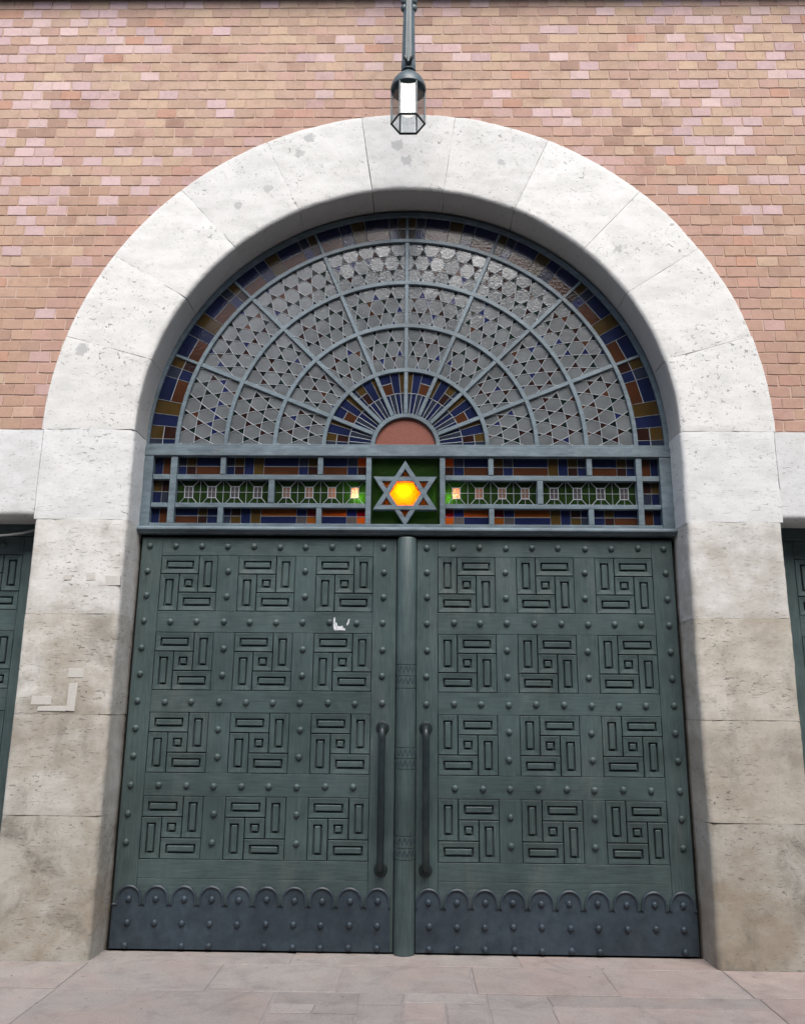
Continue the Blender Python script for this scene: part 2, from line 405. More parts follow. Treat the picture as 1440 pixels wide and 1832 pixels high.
joints = [0, 16.3, 33.6, 47.5, 65.5, 82.0, 98.1, 115.2, 131.9, 147.9, 163.9, 180]
WHITE = (.745, .742, .72)
vous = []
for i in range(len(joints)-1):
    a0, a1 = R(joints[i])+.0006, R(joints[i+1])-.0006
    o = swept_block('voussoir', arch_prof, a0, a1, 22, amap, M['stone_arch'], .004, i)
    k = random.uniform(.93, 1.04); o.color = (WHITE[0]*k, WHITE[1]*k, WHITE[2]*k, random.uniform(.0, .09)); vous.append(o)
zs = [0.0, .876, 1.528, 2.211, 2.889, ZC]
tones = [((.52, .50, .445), 1.0), ((.60, .58, .53), .72), ((.68, .665, .62), .78), ((.735, .725, .69), .55), ((.755, .76, .75), .06)]
piers = {}
for s in (-1, 1):
    for k in range(5):
        (tc, gr) = tones[k]
        if s > 0 and k in (1, 2): tc = tuple(x*f for x, f in zip(tc, (.97, .94, .89))); gr = gr*.95
        prof = profile(HW, 2.668 if k == 4 else 2.655, .006 if k == 4 else .022, back_out=.02)
        pm = (lambda x, y, z, s=s: (s*x, y, z))
        o = swept_block('pier_block', prof, zs[k]+(.0008 if k else -.02), zs[k+1]-.0008, 18, pm, M['stone_pier'], .005 if k else .007, 20+k+5*s)
        if s > 0:
            for p in o.data.polygons: pass
            o.data.flip_normals()
        o.color = (*tc, gr); piers[(s, k)] = o
    # lintel over the side doorway, soffit with a rounded arris
    lp = [(.05, 3.567)] + [(YF, 3.567-.006)] + [(YF, 3.56-.6*i/10) for i in range(1, 11)] + arc_pts(YF+.04, 2.905+.04, .04, PI, 1.5*PI, 5) + [(-.12, 2.905), (.05, 2.905)]
    o = swept_block('lintel_block', [(b, a) for a, b in lp][::-1], 2.6690, 4.05, 26, (lambda z, y, x, s=s: (s*x, y, z)), M['stone_pier'], .004, 40+s)
    if s < 0: o.data.flip_normals()
    o.color = (.72, .73, .73, .15)
    # farther pier on the other side of the side doorway
    for k in range(4):
        o = swept_block('pier_block', profile(3.95, 5.2, .03, back_out=.02), zs[k]+(.0008 if k else -.02), zs[k+1]-.0008, 12, (lambda x, y, z, s=s: (s*x, y, z)), M['stone_pier'], .005, 60+k+s)
        if s > 0: o.data.flip_normals()
        o.color = (*tones[k][0], tones[k][1])
    o = swept_block('lintel_block', [(b, a) for a, b in lp][::-1], 4.052, 5.2, 16, (lambda z, y, x, s=s: (s*x, y, z)), M['stone_pier'], .004, 44+s)
    if s < 0: o.data.flip_normals()
    o.color = (.72, .72, .71, .3)
# repair mortar: pale rectangles on the left pier, grey dabs on the arch
n = NT('repair_mortar'); col, _, _ = objcolor(n)
M['repair'] = n.done(n.mix(.5, col, n.ramp(n.noise(n.world(), 30, 5, .7), [(.3, (.82, .82, .82)), (.7, (1.05, 1.05, 1.05))]), 'MULTIPLY'), .9, n.bump(n.noise(n.world(), 120, 4), .4, .003), .2)
def patch(poly, parent, c, yf=YF-.0038):
    q = []
    for i, (a, b) in enumerate(poly):
        q.append((a+random.uniform(-.004, .004), b+random.uniform(-.004, .004)))
    o = slab('repair_patch', q, yf, YF+.02, M['repair'], parent, .001); o.color = (*c, 1)
CR = (.58, .56, .515)
for r_, k in ((rect(-2.535, -2.40, 1.590, 1.650), 2), (rect(-2.485, -2.292, 1.548, 1.580), 2), (rect(-2.292, -2.232, 1.548, 1.735), 2), (rect(-2.30, -2.195, 1.775, 1.835), 2),
              (rect(-2.405, -2.345, 2.45, 2.485), 3), (rect(-2.24, -2.175, 2.447, 2.488), 3), (rect(-2.15, -2.0, 2.41, 2.485), 3)):
    patch(r_, piers[(-1, k)], CR)
def blob(cx, cz, rx, rz, k=11):
    return [(cx+rx*math.cos(2*PI*i/k)*random.uniform(.8, 1.15), cz+rz*math.sin(2*PI*i/k)*random.uniform(.8, 1.15)) for i in range(k)]
# ------------------------------------------------------------------ brick wall above the stonework
wall = root('brick_wall', 'wall of tan, brown and lilac pink bricks above the stone arch', 'wall')
RI, XW, ZT = 2.66, 5.2, 9.2
mb = MB(); N = 48; inn = []; outp = []
for i in range(N+1):
    a = PI*i/N; inn.append((RI*math.cos(a), ZC+RI*math.sin(a)))
    c_, s_ = math.cos(a), math.sin(a); k = min(XW/abs(c_) if abs(c_) > 1e-6 else 1e9, (ZT-ZC)/s_ if s_ > 1e-6 else 1e9)
    outp.append((c_*k, ZC+s_*k))
YM = -.2520
for i in range(N):
    pl = [inn[i], outp[i], outp[i+1], inn[i+1]]
    mb.add([(x, YM, z) for x, z in pl], [[0, 1, 2, 3]])
for s in (-1, 1):   # the two upper corners
    mb.add([(s*XW, YM, ZC), (s*XW, YM, ZT), (s*0.0, YM, ZT)], []) 
mb.build('mortar_bed', M['mortar'], wall)
# back of the wall
slab('wall_core', rect(-XW, XW, 6.0, ZT), -.2, .25, M['mortar'], wall)
BW, BH, J = .1597, .0886, .0085
def brick_mesh(seed):
    rnd = random.Random(seed); w, h, c = (BW-J)/2, (BH-J)/2, .002
    base = [(-w, -h), (0, -h), (w, -h), (w, 0), (w, h), (0, h), (-w, h), (-w, 0)]
    jit = [(x+rnd.uniform(-.0024, .0024), z+rnd.uniform(-.002, .002)) for x, z in base]
    return slab_geo(jit, 0, .03, c)
bvars = []
for k in range(6):
    v, f = brick_mesh(k); me = bpy.data.meshes.new('brick'); me.from_pydata(v, [], f); me.materials.append(M['brick']); bvars.append((me, v, f))
TAN = [(.455, .30, .22), (.47, .315, .23), (.435, .285, .21), (.46, .31, .235), (.445, .29, .22), (.475, .32, .235)]
TAN_UP = [(.50, .36, .27), (.485, .345, .26), (.515, .37, .27), (.495, .35, .275), (.475, .33, .255)]
LIL = [(.58, .43, .415), (.555, .405, .40), (.59, .445, .415), (.525, .38, .375), (.545, .39, .37)]
ROSE = [(.50, .335, .27), (.49, .325, .265)]; ORA = [(.50, .295, .215), (.48, .285, .21)]; BRO = [(.425, .285, .22), (.40, .265, .205), (.44, .295, .23)]; CRE = [(.54, .40, .29)]
def brick_col(x, z):
    q = noise.noise(Vector((x*.55+3.1, z*.7, 1.7)))*.5+.5
    lil = max(0, .04+.55*max(0, min(1, (z-5.0)/.8))*max(0, q*1.9-.45))
    if x > 1.2: lil *= .55
    t = random.random()
    if t < lil: c = random.choice(LIL)
    elif t < lil+.10: c = random.choice(ROSE)
    elif t < lil+.125: c = random.choice(ORA)
    elif t < lil+.21: c = random.choice(BRO)
    elif t < lil+.225: c = random.choice(CRE)
    else: c = random.choice(TAN_UP if random.random() < (z-4.6)/1.6 else TAN)
    # bricks close to the arch are redder
    d = math.hypot(x, z-ZC)-2.681
    if d < .22: c = tuple(a*.5+b*.5 for a, b in zip(c, (.47, .29, .24)))
    k = random.uniform(.93, 1.07); return tuple(a*k for a in c)
cands = []
for row in range(43):
    z = ZC+BH*(row+.5)+.001
    off = 0.0 if row % 2 else BW/2
    off += .012*noise.noise(Vector((row*.37, 0, 0)))
    nx = int(XW/BW)
    for i in range(-nx, nx+1):
        x = i*BW+off+.03+random.uniform(-.003, .003)
        if abs(x) > XW-BW/2: continue
        r = math.hypot(max(0, abs(x)+BW/2), z+BH/2-ZC)
        if r < 2.655: continue
        rmin = math.hypot(max(0, abs(x)-BW/2), max(0, z-BH/2-ZC))
        dv = Vector((x, -.255, z))-CAM; dep = dv.dot(cf)
        u_, v_ = dv.dot(cr)/dep*1500, dv.dot(cu)/dep*1500
        vis = abs(u_) < 700 and abs(v_) < 905
        cands.append((x, z, rmin > 2.70 and vis, dep))
cands_sorted = sorted([c for c in cands if c[2]], key=lambda c: c[3])
single = set((c[0], c[1]) for c in cands_sorted[:300])
fv = []; ff = []; fc = []
for x, z, vis, dep in cands:
    me, v, f = random.choice(bvars); c = brick_col(x, z)
    y = -.2562+random.uniform(-.0014, .0014); ty, tz = random.uniform(-.005, .005), random.uniform(-.006, .006)
    if (x, z) in single:
        o = bpy.data.objects.new('brick', me); link(o, wall); o.location = (x, y, z); o.rotation_euler = (tz, random.uniform(-.004, .004), ty); o.color = (*c, 1)
    else:
        b = len(fv); fv += [(x+a, y+b_+a*ty-d*tz, z+d) for a, b_, d in v]; ff += [[i+b for i in q] for q in f]; fc += [c]*len(v)
bf = mk('brickwork', fv, ff, M['brick_f'], wall); bf['kind'] = 'stuff'
ca = bf.data.color_attributes.new('tint', 'FLOAT_COLOR', 'POINT')
for i, c in enumerate(fc): ca.data[i].color = (*c, 1)
# projecting ledge just above the picture
mb = MB(); lp = [(-.24, 7.395), (-.34, 7.395), (-.36, 7.43), (-.42, 7.46), (-.42, 7.60), (-.24, 7.62)]
for s in (0,):
    v = [(x, y, z) for x in (-XW, XW) for y, z in lp]; k = len(lp)
    mb.add(v, [[i, i+k, (i+1) % k+k, (i+1) % k] for i in range(k)]+[list(range(k))[::-1], list(range(k, 2*k))])
mb.build('ledge', M['repair'], wall).color = (.25, .22, .19, 1)

# ------------------------------------------------------------------ gate leaves
C0, PW, PP, ZTOP, PQ, PH = .2367, .42, .5732, 2.6763, .5645, .4106
ZDT = 2.812
def raised_block(w, h):
    """carved block: sloping border, deep groove, raised field"""
    rings = [(0, .0), (.0025, -.003), (None, None)]
    v = []; f = []
    def ring(d, y): 
        b = len(v); v.extend([(-w/2+d, y, -h/2+d), (w/2-d, y, -h/2+d), (w/2-d, y, h/2-d), (-w/2+d, y, h/2-d)]); return b
    bd = min(.046, min(w, h)*.335)
    seq = [(0, .045), (0, .003), (.003, .0), (bd-.010, .004), (bd-.009, .026), (bd+.0005, .027), (bd+.003, .004), (bd+.007, .0)]
    bs = [ring(d, y) for d, y in seq]
    for a, b in zip(bs, bs[1:]):
        for i in range(4): j = (i+1) % 4; f.append([a+i, a+j, b+j, b+i])
    f.append([bs[-1]+i for i in range(4)])
    return v, f
gap = .0068
tw, th = PW/3, PH/3
bm_h = raised_block(2*tw-gap, th-gap); bm_v = raised_block(tw-gap, 2*th-gap); bm_s = raised_block(tw-gap, th-gap)
def mesh_of(name, g, mat, smooth=False):
    me = bpy.data.meshes.new(name); me.from_pydata([tuple(p) for p in g[0]], [], g[1]); me.materials.append(mat)
    if smooth: me.polygons.foreach_set('use_smooth', [True]*len(me.polygons))
    me.update(); return me
ME_H = mesh_of('raised_panel', bm_h, M['door']); ME_V = mesh_of('raised_panel', bm_v, M['door_v']); ME_S = mesh_of('raised_panel', bm_s, M['door'])
stud_prof = [(.023, -.004), (.0225, .004), (.0195, .011), (.0135, .0165), (.006, .019), (0.0005, .0196)]
ME_ST = mesh_of('stud', lathe_geo(stud_prof, 14, 'Y'), M['door'], True)
ME_SK = mesh_of('stud', lathe_geo([(.022, -.004), (.0215, .004), (.0185, .011), (.013, .0165), (.006, .019), (0.0005, .0196)], 14, 'Y'), M['plate'], True)
def obj_of(name, me, parent, loc, rot=None):
    o = bpy.data.objects.new(name, me); link(o, parent); o.location = loc
    if rot: o.rotation_euler = rot
    return o
def board(name, parent, x0, x1, z0, z1, yf=0.0, mat='door', c=.002, g=.0008):
    if x0 > x1: x0, x1 = x1, x0
    return slab(name, rect(x0+g, x1-g, z0+g, z1-g), yf+random.uniform(-.0006, .0006), .05, M[mat], parent, c)
def pinwheel(parent, s, xin, ztop):
    """five carved blocks; s=-1: left leaf arrangement, s=+1 mirrored. xin: panel edge nearest the centre line"""
    X = lambda a: xin+a*s            # a measured outward from the inner edge
    Z = lambda b: ztop-b
    for me, a, b in ((ME_V, PW-tw*.5 if False else tw*.5, th), (ME_H, PW-tw, th*.5), (ME_V, PW-tw*.5, 2*th), (ME_H, tw, PH-th*.5), (ME_S, 1.5*tw, 1.5*th)):
        obj_of('raised_panel', me, parent, (X(a), random.uniform(-.0008, .0008), Z(b)))
def stud(parent, x, z, me=None, yf=0.0, z0=0):
    obj_of('stud', me or ME_ST, parent, (x+random.uniform(-.004, .004), yf, z+random.uniform(-.004, .004)), (random.uniform(-.05, .05), random.uniform(0, 6), random.uniform(-.05, .05)))
zrow = [ZTOP-k*PQ for k in range(4)]
zrails = [2.747, 2.191, 1.622, 1.054]
def leaf_body(parent, s, xin, xpan, ncol, xout, full_studs=True):
    """stiles, rails, muntins, panels, studs. s=-1 builds towards -x"""
    xo = xpan+s*((ncol-1)*PP+PW)
    slab('gap_blocker', rect(xin-s*.02, xout+s*.035, .006, ZDT+.03), .047, .09, M['dark'], parent)  # added behind the leaf to block hall light and keep its gaps black
    board('stile', parent, xin, xpan, .012, ZDT, mat='door_v'); board('stile', parent, xo, xout, .012, ZDT, mat='door_v')
    board('rail', parent, xpan, xo, ZTOP, ZDT)
    for k in range(3): board('rail', parent, xpan, xo, zrow[k+1], zrow[k]-PH)
    zb = zrow[3]-PH
    board('rail', parent, xpan, xo, .452, zb); board('rail', parent, xpan, xo, .012, .452, .001)
    for k in range(4):
        for c in range(ncol):
            pinwheel(parent, s, xpan+s*c*PP, zrow[k])
            if c < ncol-1: board('muntin', parent, xpan+s*(c*PP+PW), xpan+s*(c+1)*PP, zrow[k]-PH, zrow[k], mat='door_v')
def gate_leaf(s, label):
    name = 'gate_leaf'
    g = root(name, label, 'door')
    xin = -.064 if s < 0 else .084
    leaf_body(g, s, xin, s*C0, 3, s*1.957)
    xi, xo = s*.158, s*1.896
    xcols = [xi+(xo-xi)*i/9 for i in range(10)]
    for z in zrails:
        for i, x in enumerate(xcols):
            if i == 0 and z < 1.3: continue
            stud(g, x, z)
    for k in range(4):
        zt = zrow[k]
        for z in (zt-.114, zt-.298):
            for c in (1, 2): stud(g, s*(C0+c*PP-(PP-PW)/2), z)
            stud(g, xo, z)
            if k < 2: stud(g, xi, z)
    # kick plate with scalloped top edge
    a, b = (-.083, -1.954) if s < 0 else (.087, 1.956)
    rx = [(-.170, -1.847), (.175, 1.866)][s > 0]; n_ = 10; pitch = (rx[1]-rx[0])/9
    line = []; rad = .079; zc = .322; zn = .288
    cs = [rx[0]+pitch*i for i in range(n_)]
    for c in cs:
        sg = 1 if pitch > 0 else -1
        pts = [(c-sg*rad, zn)]+[(c-sg*rad*math.cos(t), zc+rad*1.03*math.sin(t)) for t in [PI*i/14 for i in range(15)]]+[(c+sg*rad, zn)]
        if s > 0 or True: pts = [(max(min(a, b)+.004, min(max(a, b)-.004, x)), z) for x, z in pts]
        line += pts
    line = [(a, zn)]+line+[(b, zn)]
    poly = line+[(b, .014), (a, .014)]
    kb = MB()
    for (xa, za), (xb, zb) in zip(line, line[1:]):
        if abs(xa-xb) < 1e-5: kb.add([(xa, -.006, za), (xb, -.006, zb), (xb, .03, zb), (xa, .03, za)], [[0, 1, 2, 3]]); continue
        kb.add([(xa, -.006, za), (xb, -.006, zb), (xb, -.006, .014), (xa, -.006, .014), (xa, .03, za), (xb, .03, zb), (xa, .03, .014), (xb, .03, .014)], [[0, 1, 2, 3], [0, 4, 5, 1], [3, 2, 7, 6]])
    kp = kb.build('kick_plate', M['plate'], g)
    cl = [line[0]]
    for p in line[1:]:
        if math.hypot(p[0]-cl[-1][0], p[1]-cl[-1][1]) > .004: cl.append(p)
    v, f = tube_geo([(x, -.008, z) for x, z in cl], .0095, 6); mk('bead_moulding', v, f, M['plate'], kp, True)
    for c in cs:
        for z in (.326, .175, .036):
            if z < .1 and random.random() < .2: continue
            stud(kp, c, z, ME_SK, -.006)
    # pull handle
    hx = -.152 if s < 0 else .152
    path = [(hx, -.006, 1.455), (hx, -.055, 1.452), (hx, -.078, 1.43), (hx, -.082, 1.38), (hx, -.082, .60), (hx, -.078, .55), (hx, -.055, .528), (hx, -.006, .525)]
    v, f = tube_geo(path, .0235, 10); h = mk('handle', v, f, M['iron'], g, True)
    for z in (1.455, .525):
        v, f = lathe_geo([(.047, -.002), (.047, .006), (.040, .012), (.030, .014), (.028, .02)], 18, 'Y', (hx, 0, z)); mk('rosette', v, f, M['iron'], h)
    return g
LL = gate_leaf(-1, 'left leaf of the green studded gate, torn white sticker near its top')
RL = gate_leaf(1, 'right leaf of the green studded gate, with the rounded centre post')
# rounded post covering the meeting of the leaves (fixed to the right leaf)
mb = MB(); cxp, rp = .0105, .071; prof = []
zz = [.004, .60, 2.83]
bands = [(1.891, 1.812, 1.726), (1.321, 1.250, 1.179), (.744, .666, .591)]
zs_ = [.003]
gro = sorted([z for b in bands for z in b])
seq = [(.003, 0)]
for z in gro: seq += [(z-.003, 0), (z-.0012, -.004), (z+.0012, -.004), (z+.003, 0)]
seq += [(2.806, 0), (2.815, -.004), (2.820, -.012)]
K = 16; v = []; f = []
for z, d in seq:
    for i in range(K+1):
        t = PI+PI*i/K; v.append((cxp+(rp+d)*math.cos(t), (rp*.86+d)*math.sin(t)+.004, z))
for i in range(len(seq)-1):
    for j in range(K): f.append([i*(K+1)+j, i*(K+1)+j+1, (i+1)*(K+1)+j+1, (i+1)*(K+1)+j])
f.append([(len(seq)-1)*(K+1)+j for j in range(K+1)])
post = mk('half_column', v, f, M['door_v'], RL, True)
for b in bands:
    for top, bot in ((b[0], b[1]), (b[1], b[2])):
        nz = 6; mbz = MB()
        for i in range(nz):
            for a0, z0, a1, z1 in ((i, top-.012, i+.5, top-.012-.040), (i+.5, top-.012-.040, i+1, top-.012)):
                P = []
                for q in range(4):
                    aa = a0+(a1-a0)*q/3; z = z0+(z1-z0)*q/3; t = PI+PI*(.06+.88*aa/nz)
                    P.append((cxp+(rp+.0005)*math.cos(t), (rp*.86+.0005)*math.sin(t)+.004, z))
                v, f = tube_geo(P, .0024, 4); mbz.add(v, f)
        mbz.build('zigzag_band', M['plate'], post)
# torn sticker
n = NT('white_sticker'); M['paper'] = n.done(n.mix(n.mask(n.noise(n.world(), 70, 4, .7), .35, .6), (.40, .43, .44), (.72, .74, .76)), .7)
mb = MB()
sx, sz = -.505, 2.135
outl = [(-.012, .085), (-.002, .094), (.004, .05), (.012, .055), (.018, .030), (.040, .026), (.052, .034), (.060, .016), (.072, .012), (.074, -.002), (.030, .0), (.0, -.004), (-.010, .010), (-.014, .05)]
mb.add([(sx+a, -.0035, sz+b) for a, b in outl], [list(range(len(outl)))])
o2 = [(.082, .040), (.095, .078), (.106, .082), (.100, .050), (.088, .030)]
mb.add([(sx+a, -.0035, sz+b) for a, b in o2], [list(range(len(o2)))])
st = mb.build('sticker_remnant', M['paper'], LL); st['label'] = 'torn remains of a white sticker'

# ------------------------------------------------------------------ side doors, only their near edges show
def side_door(s, label):
    g = root('side_door', label, 'door', group=None)
    leaf_body(g, s, s*2.655, s*2.838, 2, s*4.0)
    for z in zrails: stud(g, s*2.995, z); stud(g, s*3.2, z); stud(g, s*3.33, z)
    slab('frame_head', rect(s*2.65, s*4.0, ZDT+.003, 2.95), -.012, .09, M['door'], g, .003)
    return g
side_door(-1, 'dark green panelled side door left of the left stone pier')
side_door(1, 'dark green panelled side door right of the right stone pier')
v, f = tube_geo([(-2.64, -.11, 2.865), (-2.72, -.12, 2.835), (-2.80, -.13, 2.810), (-2.90, -.135, 2.795), (-3.05, -.135, 2.785), (-3.3, -.13, 2.80), (-3.6, -.12, 2.84)], .009, 8)
tag(mk('cable', v, f, M['cable'], None, True), 'thin grey cable sagging across the top of the left side doorway', 'cable')

# ------------------------------------------------------------------ transom window with the star
tr = root('transom_window', 'stained glass transom band with a six pointed star above the gate', 'window')
YG = .040
def bar(x0, x1, z0, z1, yf=-.004, name='glazing_bar', c=.003, yb=.062, parent=None): return slab(name, rect(x0, x1, z0, z1), yf, yb, M['frame'], parent or tr, c)
bar(-1.99, -1.917, 2.893, 3.4435, -.018, 'frame_stile'); bar(1.898, 1.99, 2.893, 3.4435, -.018, 'frame_stile')
bar(-1.99, 1.99, 3.4445, 3.522, -.022, 'frame_head', .004)
bar(-1.916, 1.897, 2.893, 2.921, -.014, 'frame_sill')
# drip moulding
mb = MB(); lp = [(.05, 2.892), (-.035, 2.892), (-.062, 2.884), (-.070, 2.872), (-.070, 2.862), (-.050, 2.853), (-.044, 2.838), (.05, 2.836)]
k = len(lp); v = [(x, y, z) for x in (-1.996, 1.996) for y, z in lp]
mb.add(v, [[i, (i+1) % k, (i+1) % k+k, i+k] for i in range(k)]+[list(range(k)), list(range(k, 2*k))[::-1]])
mb.build('drip_moulding', M['frame'], tr)
zA0, zA1, zB0, zB1, zC0, zC1 = 3.301, 3.443, 3.079, 3.261, 2.921, 3.044
fullv = [(-1.786, -1.735), (-.303, -.263), (.252, .293), (1.724, 1.768)]
for i, (a, b) in enumerate(fullv): bar(a, b, 2.922, 3.4435, -.010)
for x0, x1 in ((-1.916, -1.787), (-1.734, -.304), (.294, 1.723), (1.769, 1.897)):
    bar(x0, x1, 3.261, 3.301); bar(x0, x1, 3.044, 3.079)
vA = [(-1.409, -1.368), (-.670, -.630), (.618, .657), (1.356, 1.397)]
for a, b in vA: bar(a, b, 3.302, 3.4435, -.007); bar(a, b, 2.922, 3.043, -.007)
vB = [(-1.036, -.992), (.981, 1.025)]
for a, b in vB: bar(a, b, 3.080, 3.260, -.007)
CW = .0046
came_t = MB()
def strip(mb, a, b, w=None):
    w = w or CW
    y = YG-.0045; (x0, z0), (x1, z1) = a, b; dx, dz = x1-x0, z1-z0; l = math.hypot(dx, dz)
    if l < 1e-5: return
    nx, nz = -dz/l*w/2, dx/l*w/2
    v = [(x0+nx, y+.004, z0+nz), (x0, y, z0), (x0-nx, y+.004, z0-nz), (x1+nx, y+.004, z1+nz), (x1, y, z1), (x1-nx, y+.004, z1-nz)]
    mb.add(v, [[0, 1, 4, 3], [1, 2, 5, 4]])
def pane(poly, colr, parent, name='glass_pane', tilt=.012):
    return slab(name, poly, YG, YG+.006, G[colr], parent, 0, (random.uniform(-tilt, tilt), random.uniform(-tilt, tilt)))
def grid_cell(cols, z0, z1, flip):
    """cols: list of (x0,x1,top,bottom or None)"""
    zm = (z0+z1)/2+(.004)
    for x0, x1, a, b in cols:
        X0, X1 = (x0, x1) if not flip else (-x1-.012, -x0-.012)
        if b is None: pane(rect(X0, X1, z0, z1), a, tr)
        else:
            pane(rect(X0, X1, zm, z1), a, tr); pane(rect(X0, X1, z0, zm), b, tr); strip(came_t, (X0, zm), (X1, zm))
        for X in (X0, X1): strip(came_t, (X, z0), (X, z1))
e = .018
A_cells = [[(-1.93, -1.857, 'navy', None), (-1.857, -1.77, 'brown', None)],
    [(-1.76, -1.676, 'slate', 'navy'), (-1.676, -1.603, 'ochre', 'dbrown'), (-1.603, -1.39, 'navy', 'brown')],
    [(-1.39, -1.308, 'slate', 'navy'), (-1.308, -1.235, 'ochre', 'dbrown'), (-1.235, -1.162, 'navy', None), (-1.162, -1.085, 'ochre', None), (-1.085, -.819, 'navy', 'brown'), (-.819, -.747, 'slate', 'navy'), (-.747, -.65, 'ochre', 'dbrown')],
    [(-.65, -.448, 'navy', 'brown'), (-.448, -.371, 'slate', 'navy'), (-.371, -.285, 'orange', 'dbrown')]]
C_cells = [[(-1.93, -1.857, 'navy', None), (-1.857, -1.77, 'brown', None)],
    [(-1.76, -1.565, 'navy', 'brown'), (-1.565, -1.495, 'ochre', 'dbrown'), (-1.495, -1.39, 'navy', 'navy')],
    [(-1.39, -1.318, 'navy', 'slate'), (-1.318, -1.242, 'dbrown', 'ochre'), (-1.242, -1.168, 'navy', None), (-1.168, -1.092, 'ochre', None), (-1.092, -.822, 'orange', 'navy'), (-.822, -.745, 'blue', 'grey'), (-.745, -.65, 'red', 'orange')],
    [(-.65, -.445, 'orange', 'navy'), (-.445, -.370, 'blue', 'grey'), (-.370, -.285, 'red', 'orange')]]
for fl in (False, True):
    for cell in A_cells: grid_cell(cell, zA0-e, zA1+e, fl)
    for cell in C_cells: grid_cell(cell, zC0-e, zC1+e, fl)
    grid_cell([(-1.93, -1.853, 'ochre', 'navy'), (-1.853, -1.77, 'dbrown', 'slate')], zB0-e, zB1+e, fl)
    for xa, xb, pk in ((-1.735, -1.036, 'grey'), (-.992, -.303, 'pink')):
        for i in range(4):
            X0 = xa+(xb-xa)*i/4; X1 = xa+(xb-xa)*(i+1)/4
            if fl: X0, X1 = -X1-.011, -X0-.011
            xc = (X0+X1)/2; zc = 3.172; sw, sh = (.031, .044) if pk == 'grey' else (.029, .042); zb, zt = zB0-e, zB1+e
            S = [(xc-sw, zc-sh), (xc+sw, zc-sh), (xc+sw, zc+sh), (xc-sw, zc+sh)]; Q = [(X0, zb), (X1, zb), (X1, zt), (X0, zt)]
            for k in range(4):
                j = (k+1) % 4; pane([Q[k], Q[j], S[j], S[k]], 'green', tr); strip(came_t, Q[k], S[k], .006); strip(came_t, S[k], S[j], .007)
            for qx in (0, 1):
                for qz in (0, 1): pane(rect(xc-sw+qx*sw, xc+qx*sw, zc-sh+qz*sh, zc+qz*sh), pk, tr, 'square_pane')
            strip(came_t, (X0, zc), (X1, zc)); strip(came_t, (xc, zc-sh), (xc, zc+sh)); strip(came_t, (X1, zb), (X1, zt)); strip(came_t, (xc, zb), (xc, zc-sh))
ct = came_t.build('came_lattice', M['came'], tr); ct['kind'] = 'stuff'
# the star
sx0 = -.008; zt_, zb_, zu, zl, hwx = 3.412, 2.905, 3.287, 3.030, .240
up = [(sx0-hwx, zl), (sx0+hwx, zl), (sx0, zt_)]; dn = [(sx0-hwx, zu), (sx0, zb_), (sx0+hwx, zu)]
star = None
def tri_frame(tri, yf, yb, d=.0355):
    mb = MB(); ins = inset(tri, d); c = .003
    rings = [[(x, yb, z) for x, z in tri], [(x, yf+c, z) for x, z in tri], [(x, yf, z) for x, z in inset(tri, c)], [(x, yf, z) for x, z in inset(tri, d-c)], [(x, yf+c, z) for x, z in ins], [(x, yb, z) for x, z in ins]]
    v = [p for r in rings for p in r]; f = []
    for k in range(5):
        for i in range(3): j = (i+1) % 3; f.append([k*3+i, k*3+j, (k+1)*3+j, (k+1)*3+i])
    mb.add(v, f); return mb
mbs = tri_frame(up, -.016, .04); b2 = tri_frame(dn, -.0135, .038); mbs.add(b2.v, b2.f)
star = mbs.build('star_frame', M['frame'], tr)
# panes of the star panel: follow the star's own edges
def cross(p, q, z): t = (z-p[1])/(q[1]-p[1]); return (p[0]+(q[0]-p[0])*t, z)
A_, Bp, L1, R1, L2, R2 = up[2], dn[1], dn[0], dn[2], up[0], up[1]
hUL, hUR = cross(L2, A_, zu), cross(R2, A_, zu); hLL, hLR = cross(L1, Bp, zl), cross(R1, Bp, zl)
zmid = (zu+zl)/2; hL, hR = cross(L2, A_, zmid), cross(R2, A_, zmid)
pane([hUL, hL, hLL, hLR, hR, hUR], 'amber', tr, 'star_pane', .004)
for P in ([hUL, hUR, A_], [L1, hL, hUL], [hR, R1, hUR], [L2, hLL, hL], [hLR, R2, hR], [hLL, Bp, hLR]): pane(P, 'tip', tr, 'star_pane', .004)
xl, xr, zlo, zhi = -.285, .275, 2.905, 3.46
for P in ([(xl, zu), (L1[0], zu), hUL, A_, (A_[0], zhi), (xl, zhi)], [(xr, zu), (xr, zhi), (A_[0], zhi), A_, hUR, (R1[0], zu)],
          [(xl, zl), (L2[0], zl), hL, (L1[0], zu), (xl, zu)], [(xr, zl), (xr, zu), (R1[0], zu), hR, (R2[0], zl)],
          [(xl, zl), (xl, zlo-.012), (Bp[0], zlo-.012), Bp, hLL, (L2[0], zl)], [(xr, zl), (R2[0], zl), hLR, Bp, (Bp[0], zlo-.012), (xr, zlo-.012)]):
    bm = bmesh.new(); vv = [bm.verts.new((x, YG, z)) for x, z in P]; bm.faces.new(vv); bmesh.ops.triangulate(bm, faces=bm.faces[:])
    ex = bmesh.ops.extrude_face_region(bm, geom=bm.faces[:]); bmesh.ops.translate(bm, vec=(0, .006, 0), verts=[g_ for g_ in ex['geom'] if isinstance(g_, bmesh.types.BMVert)])
    bmesh.ops.recalc_face_normals(bm, faces=bm.faces[:])
    me = bpy.data.meshes.new('green_pane'); bm.to_mesh(me); bm.free(); me.materials.append(G['green']); link(bpy.data.objects.new('green_pane', me), tr)

